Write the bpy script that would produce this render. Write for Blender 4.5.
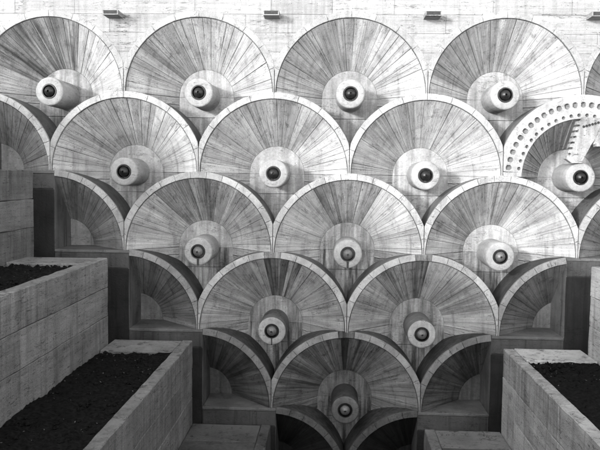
import bpy, bmesh, math, random
from mathutils import Vector, Matrix, noise
random.seed(7)
R = math.radians
scene = bpy.context.scene
for o in list(bpy.data.objects): bpy.data.objects.remove(o)
col = scene.collection

# ------------------------------------------------------------------ camera
F_PX = 745.5                      # focal length in pixels of the 600 px wide photograph
PITCH, YAW, ROLL = 0.06516, 0.04406, 0.01308
def rot3(p, y, r):
    Rx = Matrix(((1,0,0),(0,math.cos(p),-math.sin(p)),(0,math.sin(p),math.cos(p))))
    Ry = Matrix(((math.cos(y),0,math.sin(y)),(0,1,0),(-math.sin(y),0,math.cos(y))))
    Rz = Matrix(((math.cos(r),-math.sin(r),0),(math.sin(r),math.cos(r),0),(0,0,1)))
    return Rz @ Rx @ Ry
RC = rot3(PITCH, YAW, ROLL)
def tob(v): return Vector((v[0], v[2], -v[1]))
right, down, fwd = tob(RC[0]), tob(RC[1]), tob(RC[2])
cam_d = bpy.data.cameras.new('camera'); cam = bpy.data.objects.new('camera', cam_d); col.objects.link(cam)
M = Matrix.Identity(4)
for i in range(3):
    M[i][0] = right[i]; M[i][1] = -down[i]; M[i][2] = -fwd[i]
M[0][3], M[1][3], M[2][3] = -0.3072, -14.7739, 1.5322
cam.matrix_world = M
cam_d.sensor_width = 36; cam_d.lens = F_PX * 36 / 600
cam_d.clip_start = 0.1; cam_d.clip_end = 500
scene.camera = cam

# ------------------------------------------------------------------ sky and sun
TO_SUN = Vector((-0.77, -1.0, 0.27)).normalized()
elev = math.asin(TO_SUN.z)
w = bpy.data.worlds.new('World'); scene.world = w; w.use_nodes = True
nt = w.node_tree; nt.nodes.clear()
sky = nt.nodes.new('ShaderNodeTexSky'); sky.sky_type = 'NISHITA'; sky.sun_disc = False
sky.sun_elevation = elev; sky.dust_density = 0.2; sky.air_density = 1.0
sky.sun_rotation = math.atan2(TO_SUN.x, TO_SUN.y) % (2*math.pi)
bw = nt.nodes.new('ShaderNodeRGBToBW')         # the photograph is black and white
bg = nt.nodes.new('ShaderNodeBackground'); bg.inputs['Strength'].default_value = 0.15
wo = nt.nodes.new('ShaderNodeOutputWorld')
nt.links.new(sky.outputs[0], bw.inputs[0]); nt.links.new(bw.outputs[0], bg.inputs[0]); nt.links.new(bg.outputs[0], wo.inputs[0])
sd = bpy.data.lights.new('sun', 'SUN'); sd.energy = 0.5; sd.angle = R(5); sd.color = (1, 1, 1)
so = bpy.data.objects.new('sun', sd); col.objects.link(so)
so.rotation_euler = TO_SUN.to_track_quat('Z', 'Y').to_euler()
scene.view_settings.view_transform = 'Standard'; scene.view_settings.look = 'None'
scene.view_settings.gamma = 1; scene.view_settings.use_curve_mapping = False
scene.view_settings.exposure = 3.0
scene.cycles.max_bounces = 6; scene.cycles.diffuse_bounces = 3; scene.cycles.glossy_bounces = 2
scene.render.resolution_x = 1024; scene.render.resolution_y = 768

# ------------------------------------------------------------------ materials
def N(t, kind, **kw):
    n = t.nodes.new(kind)
    for k, v in kw.items():
        if k == 'ins':
            for a, b in v.items(): n.inputs[a].default_value = b
        else: setattr(n, k, v)
    return n
def concrete(name, base=0.6, grain=(3, 3, 60), local=False, streak=0.35, blotch=0.35, pits=0.5, bump=0.35, rough=0.85, wetk=0.88, gk=0.22, crack=(1.2, 1.2, 6), ck=0.55, chip_lo=0.62, chip_s=(5, 5, 16), brk_lo=0.46):
    """grey board-marked concrete; Object Info colour: red = tone, green = amount of dark water stain"""
    m = bpy.data.materials.new(name); m.use_nodes = True
    t = m.node_tree; t.nodes.clear(); L = t.links.new
    out = N(t, 'ShaderNodeOutputMaterial'); bs = N(t, 'ShaderNodeBsdfPrincipled'); L(bs.outputs[0], out.inputs[0])
    oi = N(t, 'ShaderNodeObjectInfo'); sep = N(t, 'ShaderNodeSeparateColor'); L(oi.outputs['Color'], sep.inputs[0])
    geo = N(t, 'ShaderNodeNewGeometry'); tc = N(t, 'ShaderNodeTexCoord')
    off = N(t, 'ShaderNodeVectorMath', operation='SCALE', ins={0: (37.0, 11.0, 53.0)}); L(oi.outputs['Random'], off.inputs['Scale'])
    addv = N(t, 'ShaderNodeVectorMath', operation='ADD')
    L(tc.outputs['Object'] if local else geo.outputs['Position'], addv.inputs[0])
    if local: L(off.outputs[0], addv.inputs[1])
    pol = None
    if local:   # blue = the board's own angle, alpha = which shell: stains run across neighbouring boards
        sx = N(t, 'ShaderNodeSeparateXYZ'); L(tc.outputs['Object'], sx.inputs[0])
        at = N(t, 'ShaderNodeMath', operation='ARCTAN2'); L(sx.outputs[2], at.inputs[0]); L(sx.outputs[0], at.inputs[1])
        th = N(t, 'ShaderNodeMath', operation='MULTIPLY_ADD', ins={1: 2*math.pi}); L(sep.outputs[2], th.inputs[0]); L(at.outputs[0], th.inputs[2])
        al = N(t, 'ShaderNodeMath', operation='MULTIPLY', ins={1: 100.0}); L(oi.outputs['Alpha'], al.inputs[0])
        cx = N(t, 'ShaderNodeCombineXYZ'); L(th.outputs[0], cx.inputs[0]); L(sx.outputs[0], cx.inputs[1]); L(al.outputs[0], cx.inputs[2]); pol = cx.outputs[0]
    def nz(vec, scale3, detail=5, rg=0.6, lo=0.0, hi=1.0, sc=1.0):
        mp = N(t, 'ShaderNodeMapping'); mp.inputs['Scale'].default_value = scale3; L(vec, mp.inputs[0])
        n = N(t, 'ShaderNodeTexNoise', ins={'Scale': sc, 'Detail': detail, 'Roughness': rg}); L(mp.outputs[0], n.inputs['Vector'])
        mr = N(t, 'ShaderNodeMapRange', ins={1: lo, 2: hi, 3: 0.0, 4: 1.0}); L(n.outputs[0], mr.inputs[0])
        return mr.outputs[0]
    def mul(a, b):
        n = N(t, 'ShaderNodeMath', operation='MULTIPLY')
        for i, s in enumerate((a, b)):
            if isinstance(s, (int, float)): n.inputs[i].default_value = s
            else: L(s, n.inputs[i])
        return n.outputs[0]
    def fade(mask, k):                       # 1 - k*mask
        n = N(t, 'ShaderNodeMath', operation='MULTIPLY_ADD'); n.inputs[2].default_value = 1
        L(mask, n.inputs[0])
        if isinstance(k, (int, float)): n.inputs[1].default_value = -k
        else:
            ng = N(t, 'ShaderNodeMath', operation='MULTIPLY', ins={1: -1.0}); L(k, ng.inputs[0]); L(ng.outputs[0], n.inputs[1])
        return n.outputs[0]
    g = nz(pol, (48, 1.1, 1), 5, 0.7, 0.36, 0.66) if local else nz(addv.outputs[0], grain, 4, 0.65, 0.32, 0.68)                      # board grain
    gb = nz(pol, (6, 1.0, 1), 3, 0.6, 0.38, 0.66) if local else nz(addv.outputs[0], tuple(x*0.35 for x in grain), 3, 0.5, 0.35, 0.7)
    bl = nz(geo.outputs['Position'], (1.3, 1.3, 1.3), 4, 0.6, 0.42, 0.72)    # blotches
    fine = nz(geo.outputs['Position'], (38, 38, 38), 2, 0.7, 0.3, 0.7)
    stk = nz(geo.outputs['Position'], (7, 7, 0.45), 3, 0.65, 0.52, 0.74)     # runs of water
    pit = nz(geo.outputs['Position'], (26, 26, 34), 1, 0.5, 0.735, 0.77)     # small holes
    chip = nz(geo.outputs['Position'], chip_s, 4, 0.75, chip_lo, chip_lo+0.06)      # chipped lines
    wet = nz(pol, (11, 0.9, 1), 4, 0.62, 0.36, 0.64) if local else nz(geo.outputs['Position'], (11, 11, 0.9), 4, 0.6, 0.34, 0.64)
    # fine cracks: the contour line of a stretched noise, broken up by another
    mpc = N(t, 'ShaderNodeMapping'); mpc.inputs['Scale'].default_value = crack; L(pol if local else addv.outputs[0], mpc.inputs[0])
    nc = N(t, 'ShaderNodeTexNoise', ins={'Scale': 1.0, 'Detail': 5.0, 'Roughness': 0.62}); L(mpc.outputs[0], nc.inputs['Vector'])
    ab = N(t, 'ShaderNodeMath', operation='SUBTRACT', ins={1: 0.5}); L(nc.outputs[0], ab.inputs[0])
    ab2 = N(t, 'ShaderNodeMath', operation='ABSOLUTE'); L(ab.outputs[0], ab2.inputs[0])
    cr = N(t, 'ShaderNodeMapRange', ins={1: 0.002, 2: 0.011, 3: 1.0, 4: 0.0}); L(ab2.outputs[0], cr.inputs[0])
    brk = nz(geo.outputs['Position'], (2.3, 2.3, 2.3), 1, 0.6, brk_lo, brk_lo+0.14)
    crk = mul(cr.outputs[0], brk)
    v = mul(sep.outputs[0], base)
    v = mul(v, fade(crk, ck))
    v = mul(v, fade(g, gk)); v = mul(v, fade(gb, gk*0.9)); v = mul(v, fade(bl, blotch)); v = mul(v, fade(fine, 0.16))
    v = mul(v, fade(stk, streak)); v = mul(v, fade(pit, pits)); v = mul(v, fade(chip, pits*0.8))
    wk = mul(sep.outputs[1], wetk)
    v = mul(v, fade(wet, wk))
    cc = N(t, 'ShaderNodeCombineColor')
    for i in range(3): L(v, cc.inputs[i])
    L(cc.outputs[0], bs.inputs['Base Color'])
    bs.inputs['Roughness'].default_value = rough
    bs.inputs['Specular IOR Level'].default_value = 0.25
    h3 = N(t, 'ShaderNodeMath', operation='MULTIPLY_ADD', ins={1: -2.0}); L(pit, h3.inputs[0]); L(fine, h3.inputs[2])
    bp = N(t, 'ShaderNodeBump', ins={'Strength': bump, 'Distance': 0.012}); L(h3.outputs[0], bp.inputs['Height'])
    L(bp.outputs[0], bs.inputs['Normal'])
    return m
def plain(name, v, rough=0.6, metal=0.0, var=0.3, scale=20, spec=0.5):
    m = bpy.data.materials.new(name); m.use_nodes = True; t = m.node_tree; L = t.links.new
    bs = t.nodes['Principled BSDF']; bs.inputs['Roughness'].default_value = rough; bs.inputs['Metallic'].default_value = metal; bs.inputs['Specular IOR Level'].default_value = spec
    tc = N(t, 'ShaderNodeNewGeometry'); n = N(t, 'ShaderNodeTexNoise', ins={'Scale': scale, 'Detail': 5, 'Roughness': 0.65}); L(tc.outputs['Position'], n.inputs['Vector'])
    mr = N(t, 'ShaderNodeMapRange', ins={1: 0.3, 2: 0.7, 3: v*(1-var), 4: v*(1+var)}); L(n.outputs[0], mr.inputs[0])
    cc = N(t, 'ShaderNodeCombineColor')
    for i in range(3): L(mr.outputs[0], cc.inputs[i])
    L(cc.outputs[0], bs.inputs['Base Color'])
    bp = N(t, 'ShaderNodeBump', ins={'Strength': 0.3, 'Distance': 0.01}); L(n.outputs[0], bp.inputs['Height']); L(bp.outputs[0], bs.inputs['Normal'])
    return m
MAT = {
 'wall':   concrete('wall_concrete', 0.375, (1.0, 1.0, 34), streak=0.25, blotch=0.14, pits=0.85, crack=(0.6, 0.6, 5), ck=0.7, chip_lo=0.60, chip_s=(3.5, 3.5, 34)),
 'board':  concrete('board_concrete', 0.700, (1.0, 1.0, 30), local=True, streak=0.42, blotch=0.26, pits=0.45, gk=0.38, crack=(15, 1.3, 1), ck=0.8, brk_lo=0.40),
 'rim':    concrete('rim_concrete', 0.580, (9, 9, 9), streak=0.3, blotch=0.28, pits=0.8, bump=0.6, crack=(4, 4, 4)),
 'core':   concrete('weathered_concrete', 0.230, (6, 6, 6), streak=0.3, blotch=0.45, pits=0.4),
 'hub':    concrete('hub_concrete', 0.620, (22, 4, 22), streak=0.45, blotch=0.3, pits=0.4),
 'barrel': concrete('barrel_concrete', 0.500, (12, 1.5, 12), streak=0.2, blotch=0.2, pits=0.5),
 'planter':concrete('planter_concrete', 0.500, (1.0, 0.8, 26), streak=0.45, blotch=0.4, pits=0.85, bump=0.6, crack=(0.9, 0.9, 7), ck=0.65, chip_lo=0.595, chip_s=(4, 4, 38)),
 'block':  concrete('stained_concrete', 0.200, (7, 7, 2.0), streak=0.65, blotch=0.5, pits=0.5),
 'floor':  concrete('floor_concrete', 0.190, (5, 5, 5), streak=0.1, blotch=0.5, pits=0.5),
 'dark_face':  concrete('dark_face_concrete', 0.032, (7, 7, 2.0), streak=0.6, blotch=0.5, pits=0.4),  # near-black concrete for the lower front panels of the blocks
 'soil':   plain('soil', 0.0075, 0.95, 0, 0.85, 22, 0.05),
 'litter': plain('litter', 0.06, 0.8, 0, 0.6, 60),
 'black':  plain('black_metal', 0.008, 0.38, 0.0, 0.4, 40),
 'metal':  plain('grey_metal', 0.15, 0.45, 0.3, 0.4, 40),  # paler grey metal for nozzle balls of the lower rows
 'dark':   plain('dark_gap', 0.03, 0.9, 0, 0.4, 20),
 'mark':   plain('faded_marker', 0.10, 0.8, 0, 0.6, 90),
 'slot':   plain('drip_stain', 0.035, 0.8, 0, 0.6, 60),
 'ink':    plain('marker', 0.02, 0.8, 0, 0.5, 80),
}

# ------------------------------------------------------------------ helpers
def mesh(name, verts, faces, mat, smooth=False, sharp=35):
    me = bpy.data.meshes.new(name); me.from_pydata([tuple(v) for v in verts], [], faces); me.validate()
    bm = bmesh.new(); bm.from_mesh(me); bmesh.ops.recalc_face_normals(bm, faces=bm.faces); bm.to_mesh(me); bm.free()
    me.materials.append(MAT[mat])
    if smooth:
        for p in me.polygons: p.use_smooth = True
        me.set_sharp_from_angle(angle=R(sharp))
    return me
def add(name, me, parent=None, loc=(0,0,0), rot=(0,0,0), tone=1.0, wet=0.0, sid=1.0):
    o = bpy.data.objects.new(name, me); col.objects.link(o)
    o.parent = parent; o.location = loc; o.rotation_euler = rot; o.color = (tone, wet, (-rot[1]/(2*math.pi)) % 1.0, sid)
    if name == 'radial_board': o.scale = (1, 1, random.choice((0.97, 0.99, 1.008, 1.014)))
    return o
def tag(o, label, cat=None, group=None, kind=None):
    o['label'] = label
    if cat: o['category'] = cat
    if group: o['group'] = group
    if kind: o['kind'] = kind
    return o
def thing(name, loc, label, cat, group=None):
    o = bpy.data.objects.new(name, None); col.objects.link(o); o.location = loc; o.empty_display_size = 0.2
    return tag(o, label, cat, group)
def prism_y(poly, y0, y1):
    """polygon of (x, z), extruded from y0 to y1"""
    n = len(poly)
    v = [(x, y0, z) for x, z in poly] + [(x, y1, z) for x, z in poly]
    f = [tuple(range(n)), tuple(range(2*n-1, n-1, -1))] + [(i, (i+1) % n, n+(i+1) % n, n+i) for i in range(n)]
    return v, f
def box(x0, x1, y0, y1, z0, z1):
    v = [(x, y, z) for x in (x0, x1) for y in (y0, y1) for z in (z0, z1)]
    f = [(0,1,3,2), (4,6,7,5), (0,4,5,1), (2,3,7,6), (0,2,6,4), (1,5,7,3)]
    return v, f
def join(parts):
    V, Fa = [], []
    for v, f in parts:
        b = len(V); V += list(v); Fa += [tuple(i+b for i in q) for q in f]
    return V, Fa
def rough_box(x0, x1, y0, y1, z0, z1, step=0.25, jit=0.006, seed=0):
    """a box with worn, slightly uneven faces and broken edges"""
    bm = bmesh.new(); bmesh.ops.create_cube(bm, size=1)
    for vtx in bm.verts:
        vtx.co = Vector((x0 if vtx.co.x < 0 else x1, y0 if vtx.co.y < 0 else y1, z0 if vtx.co.z < 0 else z1))
    bmesh.ops.bevel(bm, geom=list(bm.edges), offset=min(0.012, abs(x1-x0)*0.2), segments=1, affect='EDGES')
    for ax, (a, b) in enumerate(((x0, x1), (y0, y1), (z0, z1))):
        n = int(abs(b-a)/step)
        for i in range(1, n):
            p = Vector((0,0,0)); p[ax] = a+(b-a)*i/n; nn = Vector((0,0,0)); nn[ax] = 1
            bmesh.ops.bisect_plane(bm, geom=list(bm.verts)+list(bm.edges)+list(bm.faces), plane_co=p, plane_no=nn)
    for vtx in bm.verts:
        vtx.co += noise.noise_vector(vtx.co*3.1+Vector((seed*7.3, seed, 0)))*jit + noise.noise_vector(vtx.co*14+Vector((seed*3.3, seed, 5)))*jit*0.6
    v = [tuple(x.co) for x in bm.verts]; bm.verts.index_update()
    f = [tuple(x.index for x in fc.verts) for fc in bm.faces]; bm.free()
    return v, f
def lathe_y(profile, n=40):
    """profile of (radius, y); spun about the y axis"""
    V, Fa = [], []
    rings = []
    for r, y in profile:
        if r < 1e-5: rings.append([len(V)]); V.append((0, y, 0))
        else:
            rings.append(list(range(len(V), len(V)+n)))
            V += [(r*math.cos(2*math.pi*i/n), y, r*math.sin(2*math.pi*i/n)) for i in range(n)]
    for a, b in zip(rings, rings[1:]):
        for i in range(n):
            j = (i+1) % n
            if len(a) == 1 and len(b) == 1: continue
            if len(a) == 1: Fa.append((a[0], b[i], b[j]))
            elif len(b) == 1: Fa.append((a[i], b[0], a[j]))
            else: Fa.append((a[i], b[i], b[j], a[j]))
    return V, Fa

# ------------------------------------------------------------------ measures (metres; x right, y into the wall, z up)
S, SY = 3.0, 1.58                 # pitch of the shells across and down
RI, RO = 1.475, 1.60              # inner and outer radius of a rim
RH, D = 0.575, 0.95               # hub radius, depth of a shell
def zc(r): return (2-r)*SY
XF = {-1: {0: -7.42, 1: -5.92, 2: -4.40, 3: -2.90, 4: -1.40}, 1: {0: 7.40, 1: 5.85, 2: 4.29, 3: 2.87, 4: 1.45}}
Y_PL, Y_END = -1.0, -14.0         # planters start clear of the wall and run towards the viewer

# ------------------------------------------------------------------ ground and court
tag(add('basin_floor', mesh('basin_floor', *box(-9.4, 9.4, -14.6, 1.3, -6.2, -6.0), 'floor')), 'dark wet concrete floor of the fountain basin', kind='structure')
tag(add('terrace_paving', mesh('terrace_paving', *box(-60, 60, -80, -14.05, -6.2, -0.13), 'floor')), 'paved concrete terrace facing the fountain', kind='structure')

# ------------------------------------------------------------------ shells
def cone_y(r, r_out, y_out): return y_out + (D-y_out)*(r_out-r)/(r_out-RH)
def board_mesh(width, r_out, y_out, name):
    """wedge-shaped slab along +x, width in degrees; lies on the cone of the shell"""
    h = R(width/2) - 0.0014; pr = []
    ro, ri = r_out, RH+0.004
    for rr in (ri, ri+(ro-ri)*0.5, ro):
        y = cone_y(rr, r_out, y_out)
        hh = h - 0.003/rr
        pr.append([(rr*math.cos(a), y + dy, rr*math.sin(a)) for a, dy in ((-h, 0.005), (-hh, 0), (hh, 0), (h, 0.005), (h, 0.035), (-h, 0.035))])
    V = [p for q in pr for p in q]; Fa = []
    for k in range(2):
        for i in range(6): Fa.append((k*6+i, k*6+(i+1) % 6, k*6+6+(i+1) % 6, k*6+6+i))
    Fa += [tuple(range(6)), tuple(range(12, 18))]
    return mesh(name, V, Fa, 'board')
WIDTHS = (4.5, 6.5, 8.75)
BOARD = {w_: board_mesh(w_, RI-0.014, 0.03, 'radial_board') for w_ in WIDTHS}
NARROW = board_mesh(4.5, 1.135, 0.07, 'radial_board')

def ring_pts(a0, a1, r0, r1, n, xmax=1.494):
    A = [a0+(a1-a0)*i/n for i in range(n+1)]
    def P(r, a):
        x, z = r*math.cos(a), r*math.sin(a)
        return (max(-xmax, min(xmax, x)), z)
    return [P(r1, a) for a in A] + [P(r0, a) for a in reversed(A)]
def ring_core_mesh(a0, a1, name='rim'):
    pts = []
    n = max(6, int((a1-a0)/R(4)))
    V, Fa = [], []
    for i in range(n+1):
        a = a0+(a1-a0)*i/n
        for r, y in ((RI+0.006, 0.035), (RO-0.006, 0.035), (RO-0.006, D+0.12), (RI+0.006, D+0.12)):
            x, z = r*math.cos(a), r*math.sin(a)
            V.append((max(-1.490, min(1.490, x)), y, z))
    for i in range(n):
        for k in range(4): Fa.append((4*i+k, 4*i+(k+1) % 4, 4*i+4+(k+1) % 4, 4*i+4+k))
    Fa += [(0,1,2,3), (4*n, 4*n+1, 4*n+2, 4*n+3)]
    return mesh(name, V, Fa, 'core', True, 50)
def rim_block_mesh(a0, a1):
    g = 0.0022
    poly = ring_pts(a0+g, a1-g, RI, RO, 4)
    n = len(poly); m = n//2
    c = 0.005
    inner = ring_pts(a0+g+c/1.5, a1-g-c/1.5, RI+c, RO-c, 4, 1.494-c)
    V = [(x, 0.0, z) for x, z in inner] + [(x, c, z) for x, z in poly] + [(x, 0.07, z) for x, z in poly]
    Fa = [(i, i+1, n-2-i, n-1-i) for i in range(m-1)]
    for b in (0, n): Fa += [(b+i, b+(i+1) % n, b+n+(i+1) % n, b+n+i) for i in range(n)]
    return mesh('rim_block', V, Fa, 'rim')
RIMB = {}
def rim_blocks(rim, a_lo, a_hi, base_tone, wet, step=12.0, jit=0.12, stain=None):
    n = max(1, round((a_hi-a_lo)/step))
    for i in range(n):
        a0, a1 = a_lo+(a_hi-a_lo)*i/n, a_lo+(a_hi-a_lo)*(i+1)/n
        key = (round(a0, 2), round(a1, 2))
        if key not in RIMB: RIMB[key] = rim_block_mesh(R(a0), R(a1))
        if stain and 78 < (a0+a1)/2 < 102: base_tone_, w_ = base_tone*stain, 1.0
        else: base_tone_, w_ = base_tone, wet
        add('rim_block', RIMB[key], rim, (0, random.uniform(-0.0015, 0.0015), 0), tone=base_tone_*random.uniform(1-jit, 1+jit*0.7), wet=w_*random.uniform(0.2, 1))
CORE_FULL = ring_core_mesh(0, math.pi)

def clipx(z):                                    # where the ring of the row below begins, at height z under the centre
    q = 1.545**2-(z+SY)**2
    return 1.5-math.sqrt(max(q, 0)) if z < -0.035 else RI
def side_board_mesh(z0, z1):
    g = 0.006; V = []
    zs = [z0-g, (z0+z1)/2, z1+g]
    outl = [(clipx(z), z) for z in zs] + [(RH, zs[2]), (RH, zs[0])]
    outl = [(max(x, RH+0.01) if i < 3 else x, z) for i, (x, z) in enumerate(outl)]
    n = len(outl)
    V = [(x, cone_y(min(x, RI-0.014), RI-0.014, 0.03), z) for x, z in outl] + [(x, cone_y(min(x, RI-0.014), RI-0.014, 0.03)+0.035, z) for x, z in outl]
    Fa = [(0,1,3,4), (1,2,3), (n,n+1,n+3,n+4), (n+1,n+2,n+3)] + [(i, (i+1) % n, n+(i+1) % n, n+i) for i in range(n)]
    return mesh('side_board', V, Fa, 'board')
def mirror(me):
    m2 = me.copy()
    for v in m2.vertices: v.co.x = -v.co.x
    m2.flip_normals(); return m2
SB = [side_board_mesh(0, -0.16), side_board_mesh(-0.16, -0.34)]; SBM = [mirror(m) for m in SB]

def hub_meshes():
    out = []
    top = [(RH*math.cos(R(a)), RH*math.sin(R(a))) for a in range(0, 181, 10)]
    out.append(mesh('hub_slab', *prism_y(top, D, D+0.05), 'hub'))
    def lower(z0, z1):
        zs = [z0-0.005+(z1+0.005-(z0-0.005))*i/5 for i in range(6)]
        rgt = [(min(RH, clipx(z)+0.05), z) for z in zs]
        return [(x, z) for x, z in rgt] + [(-x, z) for x, z in reversed(rgt)]
    out.append(mesh('hub_slab', *prism_y(lower(0, -0.42), D+0.002, D+0.05), 'hub'))
    out.append(mesh('hub_slab', *prism_y(lower(-0.42, -1.15), D+0.004, D+0.05), 'hub'))
    return out
HUB = hub_meshes()
def back_mesh(a0, a1, lower, r_out, y_out):
    V, Fa = [], []; n = 40
    for i in range(n+1):
        a = a0+(a1-a0)*i/n
        for rr in (RH, r_out+0.03): V.append((rr*math.cos(a), cone_y(rr, r_out, y_out)+0.022, rr*math.sin(a)))
    for i in range(n): Fa.append((2*i, 2*i+1, 2*i+3, 2*i+2))
    b = len(V)
    if lower:
        for s in (1, -1):
            b = len(V)
            for x in (RH, RI):
                for z in (0.0, -0.45): V.append((s*x, cone_y(x, r_out, y_out)+0.024, z))
            Fa.append((b, b+1, b+3, b+2))
    return mesh('shell_back', V, Fa, 'core')
BACK = back_mesh(0, math.pi, False, RI-0.014, 0.03)
BACKG = back_mesh(0, math.pi, False, 1.135, 0.07)

BR = 0.284
BARREL = mesh('spout_barrel', *lathe_y([(BR, D+0.02), (BR, 0.5), (BR, 0.03), (BR-0.006, 0.018), (BR-0.018, 0.006), (BR-0.036, 0.0), (0.150, 0.0), (0.146, 0.01), (0.146, 0.12), (0, 0.12)], 56), 'barrel', True, 40)
BARREL2 = BARREL.copy(); BARREL2.materials.append(MAT['core'])
for p in BARREL2.polygons:
    if p.normal.y > -0.5 and p.center.y > 0.02: p.material_index = 1
NRING = mesh('nozzle_ring', *lathe_y([(0.144, 0.09), (0.144, -0.006), (0.138, -0.014), (0.126, -0.014), (0.120, -0.006), (0.118, 0.10)], 40), 'black', True, 50)
def ball(matname):
    pr = [(0, 0.02), (0.020, 0.02), (0.022, -0.082)]
    for i in range(1, 13):
        a = R(13 + (150-13)*i/12); pr.append((0.104*math.sin(a), 0.022-0.104*math.cos(a)))
    return mesh('nozzle_ball', *lathe_y(pr, 32), matname, True, 40)
BALL = {'black': ball('black'), 'metal': ball('metal')}
def strip_mesh():
    poly = [(-0.030, -0.14), (0.030, -0.14), (0.026, -0.30), (-0.022, -0.30)]
    v1 = prism_y(poly, -0.006, 0.05)
    return mesh('drip_strip', *v1, 'slot')
STRIP = strip_mesh()

ROWT = {0: 0.86, 1: 0.96, 2: 1.02, 3: 1.05, 4: 0.72, 5: 0.35}  # per-row tone; lowest row darkened for grime and for shade put in colour
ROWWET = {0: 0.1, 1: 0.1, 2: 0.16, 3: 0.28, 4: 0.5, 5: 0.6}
STAIN = {(0,-2): [(62,150,.62,.9)], (0,-1): [(90,140,.86,.45)], (0,0): [(80,160,.86,.5)], (0,1): [(80,165,.85,.5)], (0,2): [(60,180,.8,.6)],
 (1,-1.5): [(60,150,.88,.4)], (1,-.5): [(50,125,.84,.5)], (1,.5): [(90,150,.86,.4)],
 (2,-1): [(60,120,.8,.7)], (2,0): [(65,115,.72,.9), (0,20,.9,.5)], (2,1): [(80,160,.84,.5), (73,84,.55,1)],
 (3,-.5): [(84,102,.2,1.0), (75,84,.6,1.0), (108,180,.85,.5)], (3,.5): [(86,102,.5,1.0), (102,140,.8,.7), (70,86,1.2,.1), (30,60,.85,.6)],
 (4,0): [(97,180,.72,.9), (85,97,-.15,1.0), (78,85,.6,1.0), (56,78,.9,.7)]}
def tone_at(key, a, t, wt):
    a += random.gauss(0, 4)
    for a0, a1, k, ww in STAIN.get(key, []):
        k = (1-(1-k)*0.65)*random.uniform(0.88, 1.14)
        if a0 <= a <= a1: t *= k; wt = max(wt, ww)
    return t, min(wt, 1)
def seq():
    s = [WIDTHS[0]]*10 + [WIDTHS[1]]*10 + [WIDTHS[2]]*8
    random.shuffle(s); return s
ROWNAME = {0: 'top row', 1: 'second row', 2: 'third row', 3: 'fourth row', 4: 'fifth row'}
def barrel(sh, r, key, tone, wet):
    b = add('spout_barrel', BARREL if r < 3 else BARREL2, sh, tone=tone*(0.6 if r == 4 else 1)*random.uniform(0.96, 1.04), wet=wet*0.6)
    dark = r < 2
    add('nozzle_ring', NRING, b); add('nozzle_ball', BALL['black' if dark else 'metal'], b)
    if r in (2, 3):
        if key in ((2, -1), (2, 0), (3, -.5)):
            ds = add('drip_strip', STRIP, b); ds.scale = (0.8 if r == 2 else 0.45, 1, 0.95)
def shell(r, k, label, gear=False):
    key = (r, k)
    sh = thing('fountain_shell', (k*S, 0, zc(r)), label, 'fountain shell', 'scale-shaped fountain shells on the wall')
    bt, wt = ROWT[r], ROWWET[r]; sid = 0.05+random.random()*0.9
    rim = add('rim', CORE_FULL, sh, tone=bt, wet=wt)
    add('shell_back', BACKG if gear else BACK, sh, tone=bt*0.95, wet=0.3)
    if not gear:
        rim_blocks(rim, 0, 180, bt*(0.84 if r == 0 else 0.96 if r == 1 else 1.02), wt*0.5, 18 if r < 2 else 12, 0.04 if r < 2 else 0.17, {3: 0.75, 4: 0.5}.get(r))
        a = 0.0
        for wd in seq():
            c = a+wd/2; a += wd
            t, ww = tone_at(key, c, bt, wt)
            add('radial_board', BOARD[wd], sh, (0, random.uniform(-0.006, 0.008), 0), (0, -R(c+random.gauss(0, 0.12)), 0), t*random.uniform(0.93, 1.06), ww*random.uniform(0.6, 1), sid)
    for i in range(2):
        for s, lst in ((1, SB), (-1, SBM)):
            t, ww = tone_at(key, 5 if s > 0 else 175, bt*0.92, wt)
            add('side_board', lst[i], sh, tone=t*random.uniform(0.88, 1.06), wet=ww)
    for i, h in enumerate(HUB):
        t, ww = tone_at(key, 90, bt, wt)
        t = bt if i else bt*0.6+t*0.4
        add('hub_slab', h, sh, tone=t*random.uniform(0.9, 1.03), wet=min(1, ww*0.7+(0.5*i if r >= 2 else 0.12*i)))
    barrel(sh, r, key, bt, wt)
    return sh

SHELLS = [
 (0,-2,'shell with darkest streaked boards, leftmost in the top row'), (0,-1,'pale shell second from the left in the top row, black ball nozzle'),
 (0,0,'pale shell in the middle of the top row, its barrel casting a shadow'), (0,1,'pale shell of the top row just above the perforated gear-like shell'),
 (0,2,'shell cut by the right frame edge at the top right'),
 (1,-1.5,'pale shell leftmost of the whole shells in the second row'), (1,-.5,'pale shell with a black nozzle left of centre in the second row'),
 (1,.5,'bright shell in the second row, left neighbour of the perforated shell'),
 (2,-1,'left shell of the three in the third row, beside the upper left planter'), (2,0,'shell in the centre of the picture with scratched barrel face'),
 (2,1,'right shell of the three in the third row, below the perforated shell'),
 (3,-.5,'left shell of the fourth row with dark stain down its top'), (3,.5,'right shell of the fourth row with one broad dark board'),
 (4,0,'lowest whole shell, dark and wet with black drip stain at its top')]
for r, k, lb in SHELLS: shell(r, k, lb)

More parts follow.
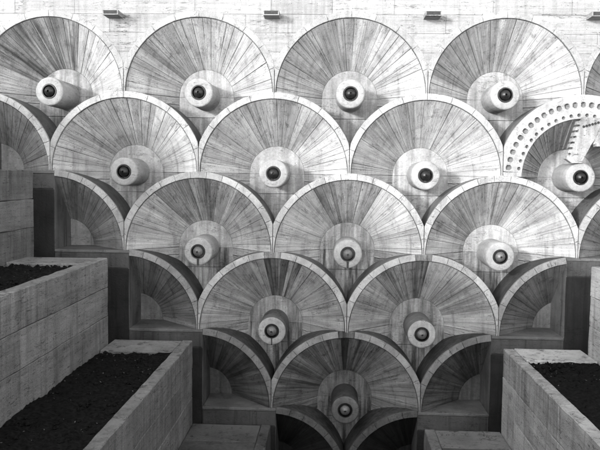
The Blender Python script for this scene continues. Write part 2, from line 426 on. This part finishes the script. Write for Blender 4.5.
# ------------------------------------------------------------------ the perforated shell
def perforated():
    V, Fa = [], []
    def ring(r0, r1, a0, a1, n, rh, rm, m=12):
        da = (a1-a0)/n
        for i in range(n):
            b0, b1 = a0+i*da, a0+(i+1)*da; bm_ = (b0+b1)/2
            outer = []
            cr = [(r0, b0), (r0, b1), (r1, b1), (r1, b0)]
            for e in range(4):
                p, q = cr[e], cr[(e+1) % 4]
                for s in range(m//4):
                    f = s/(m/4); outer.append((p[0]+(q[0]-p[0])*f, p[1]+(q[1]-p[1])*f))
            o2 = []
            for rr, aa in outer:
                x, z = rr*math.cos(aa), rr*math.sin(aa); o2.append((max(-1.494, min(1.494, x)), z))
            hx, hz = rm*math.cos(bm_), rm*math.sin(bm_); hole = []
            off = math.atan2(o2[0][1]-hz, o2[0][0]-hx)
            for s in range(m):
                t = math.atan2(o2[s][1]-hz, o2[s][0]-hx); hole.append((hx+rh*math.cos(t), hz+rh*math.sin(t)))
            b = len(V)
            V.extend([(x, 0.0, z) for x, z in o2] + [(x, 0.0, z) for x, z in hole] + [(x, 0.07, z) for x, z in hole])
            for s in range(m):
                t = (s+1) % m
                Fa.append((b+s, b+t, b+m+t, b+m+s)); Fa.append((b+m+s, b+m+t, b+2*m+t, b+2*m+s))
    ring(1.275, 1.56, R(4), R(176), 27, 0.058, 1.405)
    ring(1.14, 1.275, R(4), R(176), 24, 0.036, 1.205)
    def strip(r0, r1, y0, y1, a0=4, a1=176):
        n = 60; b = len(V)
        for i in range(n+1):
            a = R(a0+(a1-a0)*i/n)
            for rr, y in ((r0, y0), (r1, y1)):
                V.append((max(-1.494, min(1.494, rr*math.cos(a))), y, rr*math.sin(a)))
        for i in range(n): Fa.append((b+2*i, b+2*i+1, b+2*i+3, b+2*i+2))
    strip(1.56, 1.60, 0, 0, 0.5, 179.5); strip(1.60, 1.60, 0, 0.08, 0.5, 179.5); strip(1.14, 1.14, 0, 0.09)
    for s in (1, -1):                                  # flat feet of the band
        b = len(V); V.extend([(s*1.14, 0, 0.0), (s*1.494, 0, 0.0), (s*1.494, 0, 1.275*math.sin(R(4))), (s*1.14*math.cos(R(4)), 0, 1.14*math.sin(R(4)))])
        Fa.append((b, b+1, b+2, b+3))
    return mesh('perforated_band', V, Fa, 'rim')
gs = shell(1, 1.5, 'shell with a perforated gear-like band and bracket arm at the right edge', gear=True)
add('perforated_band', perforated(), gs, tone=1.0, wet=0.15)
Vb, Fb = [], []
for i in range(61):
    a = R(180*i/60)
    for rr in (1.12, 1.58): Vb.append((max(-1.49, min(1.49, rr*math.cos(a))), 0.064, rr*math.sin(a)))
for i in range(60): Fb.append((2*i, 2*i+1, 2*i+3, 2*i+2))
add('band_backing', mesh('band_backing', Vb, Fb, 'rim'), gs, tone=0.5)
RIB = mesh('rib', *box(RH+0.02, 1.12, -0.012, 0.02, -0.007, 0.007), 'rim')
ang = math.atan2(-(D-0.07), 1.135-RH)
for i in range(40):
    c = 2.25+4.5*i
    add('radial_board', NARROW, gs, (0, random.uniform(-.01, .012), 0), (0, -R(c), 0), 0.85*random.uniform(0.9, 1.06), 0.4*random.random())
    if i % 2 == 1:
        V = []
        for rr in (RH+0.01, 1.13):
            y = cone_y(rr, 1.135, 0.07)
            V += [(rr, y-0.03, -0.009), (rr, y-0.03, 0.009), (rr, y+0.03, 0.009), (rr, y+0.03, -0.009)]
        if i == 1: RIBM = mesh('rib', V, [(0,1,5,4), (1,2,6,5), (3,0,4,7), (0,1,2,3), (4,5,6,7)], 'rim')
        add('rib', RIBM, gs, rot=(0, -R(4.5*(i+1)), 0), tone=1.0)
teeth = []
n = 7
for i in range(n):                                     # stepped left edge of the arm
    t0, t1 = i/n, (i+0.62)/n
    L0 = (-0.27+0.22*t0, 0.36+0.77*t0); L1 = (-0.27+0.22*t1, 0.36+0.77*t1)
    teeth += [(L0[0]-0.05, L0[1]), (L1[0]-0.05, L1[1]), (L1[0]+0.03, L1[1]), (L1[0]+0.03, L1[1]+0.77*0.38/n)]
arm = teeth + [(-0.04, 1.16), (0.38, 1.15), (0.36, 0.92), (0.17, 0.66), (-0.02, 0.28), (-0.2, 0.28)]
armo = add('bracket_arm', mesh('bracket_arm', *prism_y(arm, -0.06, 0.10), 'rim'), gs, tone=0.9, wet=0.35)
add('bracket_plate', mesh('bracket_plate', *prism_y([(0.19, 0.64), (0.46, 0.70), (0.50, 0.90), (0.30, 0.96)], -0.10, 0.16), 'rim'), armo, tone=0.85, wet=0.4)
add('bracket_lug', mesh('bracket_lug', *box(0.22, 0.44, -0.16, 0.02, 0.60, 0.67), 'rim'), armo, tone=0.85, wet=0.4)
RIV = mesh('rivet_hole', *lathe_y([(0.026, 0.02), (0.026, -0.006), (0.018, -0.008), (0.014, 0.0), (0, 0.0)], 10), 'dark')
for i in range(6): add('rivet_hole', RIV, armo, (0.0+0.055*i, -0.062, 0.98+0.016*i))

# ------------------------------------------------------------------ corner niches and stepped blocks
SIDE = {-1: 'left', 1: 'right'}
NICHE_LB = {(-1,1): 'topmost quarter niche at the left frame edge above the highest planter', (-1,2): 'upper left quarter niche behind the highest soil-filled planter',
 (-1,3): 'left quarter niche behind the lower soil-filled planter', (-1,4): 'dark left quarter niche above the flat-topped box', (-1,5): 'lowest left quarter niche, nearly black inside, under the lowest shell',
 (1,1): 'topmost quarter niche on the right, beyond the perforated shell', (1,2): 'quarter niche cut by the right frame edge below the perforated shell',
 (1,3): 'right quarter niche with scrawled rim behind the soil-filled planter', (1,4): 'dark right quarter niche above the flat-topped box', (1,5): 'lowest right quarter niche, nearly black inside, under the lowest shell'}
BLOCK_LB = {0: 'highest step', 1: 'second step from the top', 2: 'third step from the top', 3: 'fourth step from the top', 4: 'lowest visible step', 5: 'hidden bottom step'}
NT = {1: 0.80, 2: 0.66, 3: 0.50, 4: 0.38, 5: 0.09}  # niche tones; deep shade of the lowest pair is put into their colour
for s in (-1, 1):
    for r in range(1, 6):
        k = s*{1: 2.5, 2: 2.0, 3: 1.5, 4: 1.0, 5: 0.5}[r]
        xc = k*S
        ni = thing('corner_niche', (xc, 0, zc(r)), NICHE_LB[(s, r)], 'corner niche', 'quarter-shell niches along the stepped sides')
        dx = abs(XF[s][r-1]-xc) if r-1 in XF[s] else 0.1
        amax = math.degrees(math.acos(dx/1.54))
        lo, hi = (0, amax) if s < 0 else (180-amax, 180)
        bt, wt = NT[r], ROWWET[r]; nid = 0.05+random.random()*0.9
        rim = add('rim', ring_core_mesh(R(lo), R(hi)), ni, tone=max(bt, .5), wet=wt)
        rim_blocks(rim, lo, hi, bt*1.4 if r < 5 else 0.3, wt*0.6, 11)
        add('shell_back', back_mesh(R(0 if s < 0 else 88), R(92 if s < 0 else 180), False, RI-0.014, 0.03), ni, tone=0.5)
        a = 0.0
        sq = seq()
        for wd in sq:
            c = a+wd/2; a += wd
            if c > 90+4: break
            cc = c if s < 0 else 180-c
            t = bt*(0.75+0.35*(1-c/90))  # shade under the arch painted in: boards darken towards its top
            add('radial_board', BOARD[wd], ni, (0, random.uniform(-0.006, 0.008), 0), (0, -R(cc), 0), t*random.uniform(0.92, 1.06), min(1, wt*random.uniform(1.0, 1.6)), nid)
        q = [(RH*math.cos(R(a_)), RH*math.sin(R(a_))) for a_ in range(0, 101, 10)] + [(-0.1, 0.0)]
        if s > 0: q = [(-x, z) for x, z in q]
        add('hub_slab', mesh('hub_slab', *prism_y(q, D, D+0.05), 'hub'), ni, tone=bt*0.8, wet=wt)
    for r in range(0, 6):
        xi = XF[s].get(r, s*0.02)
        xo = XF[s][r-1] if r > 0 else s*9.4
        x0, x1 = min(xi, xo), max(xi, xo)
        b = thing('stepped_block', (xi, 0, -6.0), 'stained concrete block, %s beside the shells on the %s' % (BLOCK_LB[r], SIDE[s]), 'concrete block', 'stepped blocks flanking the shells')
        zt = zc(r); zb = -6.0
        v, f = rough_box(x0-(0.0 if s < 0 else -0.0), x1, 0.006, 1.30, zb, zt-0.06, 0.35, 0.005, r+10*s)
        add('block_body', mesh('block_body', [(a_-xi, b_, c_+6.0) for a_, b_, c_ in v], f, 'block'), b, tone=1.0)
        for nm, mt, za, zb_ in (('face_band', 'block', zt-0.36, zt-0.062), ('face_panel', 'dark_face', zb, zt-0.366)):
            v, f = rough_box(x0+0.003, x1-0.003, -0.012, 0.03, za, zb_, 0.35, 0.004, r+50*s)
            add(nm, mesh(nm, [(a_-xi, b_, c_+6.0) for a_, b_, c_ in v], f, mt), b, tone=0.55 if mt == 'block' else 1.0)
        v, f = rough_box(x0+0.004, x1-0.004 if s > 0 else x1+0.004, -0.018, 1.29, zt-0.0595, zt, 0.35, 0.005, r+30*s)
        add('floor_slab', mesh('floor_slab', [(a_-xi, b_, c_+6.0) for a_, b_, c_ in v], f, 'floor'), b, tone=1.0)

# scrawled letters on the rims of two right-hand niches (dark marker strokes)
def strokes(niche_k, r, ang_deg, letter, h=0.052):
    G = {'E': [((0,0),(0,1)), ((0,0),(.6,0)), ((0,.5),(.5,.5)), ((0,1),(.6,1))], 'L': [((0,0),(0,1)), ((0,0),(.6,0))],
         'V': [((0,1),(.3,0)), ((.3,0),(.6,1))], 'A': [((0,0),(.3,1)), ((.3,1),(.6,0)), ((.15,.4),(.45,.4))], 'I': [((.3,0),(.3,1))]}[letter]
    Vv, Ff = [], []
    for (ax, az), (bx_, bz) in G:
        p, q = Vector((ax*h, az*h)), Vector((bx_*h, bz*h)); d = (q-p).normalized(); nn = Vector((-d.y, d.x))*h*0.09
        poly = [(p+nn-d*0.003), (q+nn+d*0.003), (q-nn+d*0.003), (p-nn-d*0.003)]
        v, f = prism_y([(a_.x, a_.y) for a_ in poly], -0.0075, -0.001); bb = len(Vv); Vv += v; Ff += [tuple(i+bb for i in ff) for ff in f]
    return mesh('scrawled_letter', Vv, Ff, 'mark')
byname = {(o['label']): o for o in col.objects if 'label' in o}
for lab, letters in (('right quarter niche with scrawled rim behind the soil-filled planter', [('E', 112), ('L', 109.6), ('V', 107)]),
                     ('dark right quarter niche above the flat-topped box', [('V', 127.5), ('A', 122)])):
    ni = byname[lab]
    for L_, a in letters:
        rr = 1.51
        add('scrawled_letter', strokes(0, 0, a, L_), ni, (rr*math.cos(R(a)), 0, rr*math.sin(R(a))), (0, -R(a-90), 0))

# ------------------------------------------------------------------ upper wall in board-marked courses
uw = thing('fountain_wall', (0, 1.2, 3.16), 'pale board-marked concrete wall above the top row of shells', 'wall')
def wall_h(x):
    k = round(x/S)
    if abs(k) > 2: return zc(0)+0.004
    q = 1.545**2-(x-k*S)**2
    return zc(0)+math.sqrt(max(q, 0))
courses = [3.16, 3.60, 3.96, 4.33, 4.69, 5.05, 5.41, 5.77, 6.13, 6.5]
random.seed(21)
for i in range(len(courses)-1):
    z0, z1 = courses[i]+0.003, courses[i+1]-0.003
    x = -9.38
    while x < 9.38:
        ln = random.choice((1.2, 1.5, 1.9, 2.4)); xe = min(9.38, x+ln)
        if 9.38-xe < 0.5: xe = 9.38
        a, b = x+0.003, xe-0.003; x = xe
        ns = max(2, int((b-a)/0.05)); xs = [a+(b-a)*j/ns for j in range(ns+1)]
        ok = [wall_h(xx) < z1-0.01 for xx in xs]
        V, Fa = [], []; yf = 0.005+random.uniform(0, 0.004)
        for j in range(ns):
            if not (ok[j] and ok[j+1]): continue
            zl, zr = max(z0, wall_h(xs[j])), max(z0, wall_h(xs[j+1])); bb = len(V)
            V += [(xs[j], yf, zl), (xs[j+1], yf, zr), (xs[j+1], yf, z1), (xs[j], yf, z1), (xs[j], 0.06, zl), (xs[j+1], 0.06, zr), (xs[j+1], 0.06, z1), (xs[j], 0.06, z1)]
            Fa += [(bb, bb+1, bb+2, bb+3), (bb+3, bb+2, bb+6, bb+7), (bb, bb+4, bb+5, bb+1)]
            if j == 0 or not ok[j-1]: Fa.append((bb, bb+3, bb+7, bb+4))
            if j == ns-1 or not ok[min(j+2, ns)]: Fa.append((bb+1, bb+5, bb+6, bb+2))
        if V:
            V = [(p[0], p[1]-1.2, p[2]-3.16) for p in V]
            me = bpy.data.meshes.new('wall_board'); me.from_pydata(V, [], Fa)
            bm = bmesh.new(); bm.from_mesh(me); bmesh.ops.remove_doubles(bm, verts=bm.verts, dist=0.0004); bmesh.ops.recalc_face_normals(bm, faces=bm.faces); bm.to_mesh(me); bm.free()
            me.materials.append(MAT['wall'])
            add('wall_board', me, uw, tone=random.uniform(0.93, 1.05), wet=random.choice((0, 0, 0.1, 0.25)))
def strip_wall():
    V, Fa = [], []; n = 380
    for j in range(n+1):
        xx = -9.38+18.76*j/n; V += [(xx, 0.03-1.2, max(wall_h(xx), zc(0)) - 3.16), (xx, 0.03-1.2, 6.5-3.16)]
    for j in range(n): Fa.append((2*j, 2*j+2, 2*j+3, 2*j+1))
    return mesh('wall_core', V, Fa, 'core')
add('wall_core', strip_wall(), uw)
v, f = box(-9.4, 9.4, 1.31, 2.0, -6.0, 6.5)
add('rear_wall', mesh('rear_wall', [(a, b-1.2, c-3.16) for a, b, c in v], f, 'core'), uw)
v, f = box(-9.4, 9.4, 0.0, 2.0, 6.503, 6.6)
add('parapet', mesh('parapet', [(a, b-1.2, c-3.16) for a, b, c in v], f, 'wall'), uw)

# drain spouts
def spout_meshes():
    L_ = 0.34
    body = [box(-0.15, 0.15, -L_, 0.06, -0.055, -0.040), box(-0.15, -0.132, -L_, 0.06, -0.0395, 0.035), box(0.132, 0.15, -L_, 0.06, -0.0395, 0.035)]
    return mesh('trough', *join(body), 'wall'), mesh('trough_shade', *box(-0.130, 0.130, -L_+0.006, 0.05, -0.038, 0.03), 'dark')  # solid dark fill standing for the shaded inside of the trough
SPM = spout_meshes()
for i, x in enumerate((-4.66, -1.55, 1.535, 4.64)):
    lb = ['leftmost', 'second from the left', 'third from the left', 'rightmost'][i]
    sp = thing('drain_spout', (x, 0.0, 4.655), 'small concrete drain spout jutting from the upper wall, %s of four' % lb, 'drain spout', 'drain spouts on the upper wall')
    add('trough', SPM[0], sp, tone=0.85); add('trough_shade', SPM[1], sp)

# ------------------------------------------------------------------ planters
def soil_mesh(x0, x1, y0, y1, z, seed):
    nx, ny = max(8, int((x1-x0)/0.06)), int((y1-y0)/0.06); V, Fa = [], []
    for j in range(ny+1):
        for i in range(nx+1):
            x, y = x0+(x1-x0)*i/nx, y0+(y1-y0)*j/ny
            h = noise.fractal(Vector((x*1.1, y*1.1, seed)), 1.0, 2.0, 3)*0.05 + noise.fractal(Vector((x*7, y*7, seed+5)), 0.6, 2.0, 4)*0.04
            V.append((x, y, z+h))
    for j in range(ny):
        for i in range(nx): a = j*(nx+1)+i; Fa.append((a, a+1, a+nx+2, a+nx+1))
    return mesh('soil', V, Fa, 'soil', True, 180)
PL_LB = {(-1,0): 'highest concrete planter on the left, beyond the frame', (-1,1): 'tall concrete box at the left frame edge, level with the eye', (-1,2): 'upper left concrete planter with dark soil',
 (-1,3): 'lower left concrete planter with dark soil', (-1,4): 'flat-topped concrete box at the bottom left of the shells',
 (1,0): 'highest concrete planter on the right, beyond the frame', (1,1): 'tall concrete box on the right, beyond the perforated shell', (1,2): 'upper right concrete planter cut by the frame edge',
 (1,3): 'right concrete planter with dark soil and chipped rim', (1,4): 'flat-topped concrete box at the bottom right of the shells'}
random.seed(5)
for s in (-1, 1):
    for r in range(0, 5):
        xi = XF[s][r]; xo = XF[s][r-1] if r > 0 else s*9.4
        zt = zc(r); zb = zc(r+1)-0.35 if r < 4 else -6.0
        pl = thing('planter', (xi, Y_PL, zb), PL_LB[(s, r)], 'planter', 'concrete planters stepping down to the shells')
        def put(name, v, f, mat, tone=1.0, wet=0.0, xi=xi, zb=zb, pl=pl):
            return add(name, mesh(name, [(a-xi, b-Y_PL, c-zb) for a, b, c in v], f, mat), pl, tone=tone, wet=wet)
        th = 0.20; inn = xi+s*th
        y_pl = Y_PL - (0.35 if r == 2 else 0.0)
        ptone = {0: 1.1, 1: 0.8, 2: 1.0, 3: 1.0, 4: 0.45}[r] * (1.15 if s > 0 else 0.60)  # right side lifted, left side lowered: fall of light put into the tone
        # inner core behind the panels
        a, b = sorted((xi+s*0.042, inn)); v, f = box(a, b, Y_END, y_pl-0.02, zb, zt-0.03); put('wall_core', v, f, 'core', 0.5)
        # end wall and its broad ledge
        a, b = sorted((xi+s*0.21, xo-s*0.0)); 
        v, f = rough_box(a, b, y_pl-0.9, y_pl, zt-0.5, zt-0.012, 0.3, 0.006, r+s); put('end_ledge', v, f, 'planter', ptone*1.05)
        v, f = box(min(inn, xo), max(inn, xo), y_pl-0.3, y_pl-0.01, zb, zt-0.505); put('end_wall', v, f, 'block', 0.8)
        # side panels in courses
        hts = [zt, zt-0.54, zt-1.07, zb] if r < 4 else [zt, zt-0.54, zt-1.07, zt-1.6, zb]
        for c in range(len(hts)-1):
            y = y_pl; first = True
            while y > Y_END+0.05:
                ln = 1.05 if first else random.choice((1.9, 2.4, 2.9)); ye = max(Y_END, y-ln)
                if ye-Y_END < 0.6: ye = Y_END
                zt_ = hts[c]-(0.0 if c == 0 else 0.004) - (0.022 if (first and c == 0 and r == 3 and s > 0) else 0)
                ox = (0.012 if first else 0.0)+random.uniform(0, 0.006)
                aa, bb = sorted((xi+s*ox, inn if c == 0 else xi+s*0.05))
                v, f = rough_box(aa, bb, ye+0.004, y-0.004, hts[c+1]+0.004, zt_, 0.13, 0.009, r*3+c+s*20)
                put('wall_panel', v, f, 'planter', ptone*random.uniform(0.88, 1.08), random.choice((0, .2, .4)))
                y = ye; first = False
        if r < 4 and r != 1 or r == 1:
            if r == 4:
                a, b = sorted((xi+s*0.205, xo)); v, f = rough_box(a, b, Y_END, y_pl-0.905, zt-0.2, zt-0.014, 0.5, 0.006, 77+s); put('cover_slab', v, f, 'floor', 0.6, 0.3)
            else:
                a, b = sorted((inn-s*0.01, xo+s*0.01))
                so_ = add('soil', soil_mesh(a, b, Y_END, y_pl-0.88, zt-0.05, r*3.3+s))
                tag(so_, 'dark bare soil filling the ' + PL_LB[(s, r)].replace(' with dark soil', '').replace(' and chipped rim', ''), kind='stuff')
                if r in (2, 3):
                    Vl, Fl = [], []
                    rr = random.Random(r*9+s)
                    for q in range(150):
                        x, y = rr.uniform(a+0.05, b-0.05), y_pl-0.95-(rr.random()**1.3)*7.5
                        sz = rr.uniform(0.006, 0.02); an = rr.uniform(0, 6.28); z = zt-0.05+rr.uniform(0.01, 0.035); tl = rr.uniform(-.6, .6)
                        ca, sa = math.cos(an)*sz, math.sin(an)*sz; bb = len(Vl)
                        Vl += [(x-ca, y-sa, z-tl*sz), (x+sa*.5, y-ca*.5, z+0.004), (x+ca, y+sa, z+tl*sz), (x-sa*.5, y+ca*.5, z-0.003)]
                        Fl += [(bb, bb+1, bb+2), (bb, bb+2, bb+3)]
                    Vc, Fc = [], []                       # clods of earth
                    for q in range(700):
                        x, y = rr.uniform(a+0.03, b-0.03), y_pl-0.92-(rr.random()**1.3)*8.5
                        sz = rr.uniform(0.012, 0.05); bb = len(Vc); z = zt-0.055
                        for dx_, dy_, dz_ in ((1,0,0), (-1,0,0), (0,1,0), (0,-1,0), (0,0,1), (0,0,-1), (.6,.6,.5), (-.6,-.6,.45)):
                            k_ = sz*rr.uniform(0.6, 1.2); Vc.append((x+dx_*k_, y+dy_*k_, z+dz_*k_*0.8))
                        Fc += [tuple(i_+bb for i_ in t_) for t_ in ((0,6,4), (6,2,4), (2,1,4), (1,7,4), (7,3,4), (3,0,4), (0,2,6), (1,3,7), (0,5,2), (2,5,1), (1,5,3), (3,5,0))]
                    tag(add('soil_clods', mesh('soil_clods', Vc, Fc, 'soil')), 'crumbled clods of dark earth on the ' + PL_LB[(s, r)].split(' with')[0].split(' cut')[0], kind='stuff')
                    me = bpy.data.meshes.new('leaf_litter'); me.from_pydata(Vl, [], Fl); me.materials.append(MAT['litter'])
                    tag(add('leaf_litter', me), 'pale specks of dry leaf litter on the soil of the ' + PL_LB[(s, r)].split(' with')[0].split(' cut')[0], kind='stuff')
        else:
            a, b = sorted((xi+s*0.205, xo)); v, f = rough_box(a, b, Y_END, y_pl-0.905, zt-0.2, zt-0.014, 0.5, 0.006, 77+s); put('cover_slab', v, f, 'floor', 0.6, 0.3)

# ------------------------------------------------------------------ flanking walls, unseen, added to shade the lower part of the fountain
for s, top, y1 in ((-1, 4.0, -24.0), (1, 4.0, -14.0)):
    cw = thing('shade_wall', (s*9.7, 0, -6.0), 'tall plain concrete wall added on the %s, unseen, to shade the fountain' % SIDE[s], 'wall')
    zs = [-6.0, -3.6, -1.2, 1.2, 3.7, top]
    for i in range(5):
        y = 2.0
        while y > y1+0.1:
            ye = max(y1, y-4.0)
            v, f = box(-0.3, 0.3, ye+0.005, y-0.005, zs[i]+6.0+0.005, zs[i+1]+6.0-0.005)
            add('wall_panel', mesh('wall_panel', v, f, 'planter'), cw, tone=random.uniform(0.9, 1.1)); y = ye
    v, f = box(-0.27, 0.27, y1+0.02, 1.98, 0, top+6.0-0.02)
    add('wall_core', mesh('wall_core', v, f, 'core'), cw)
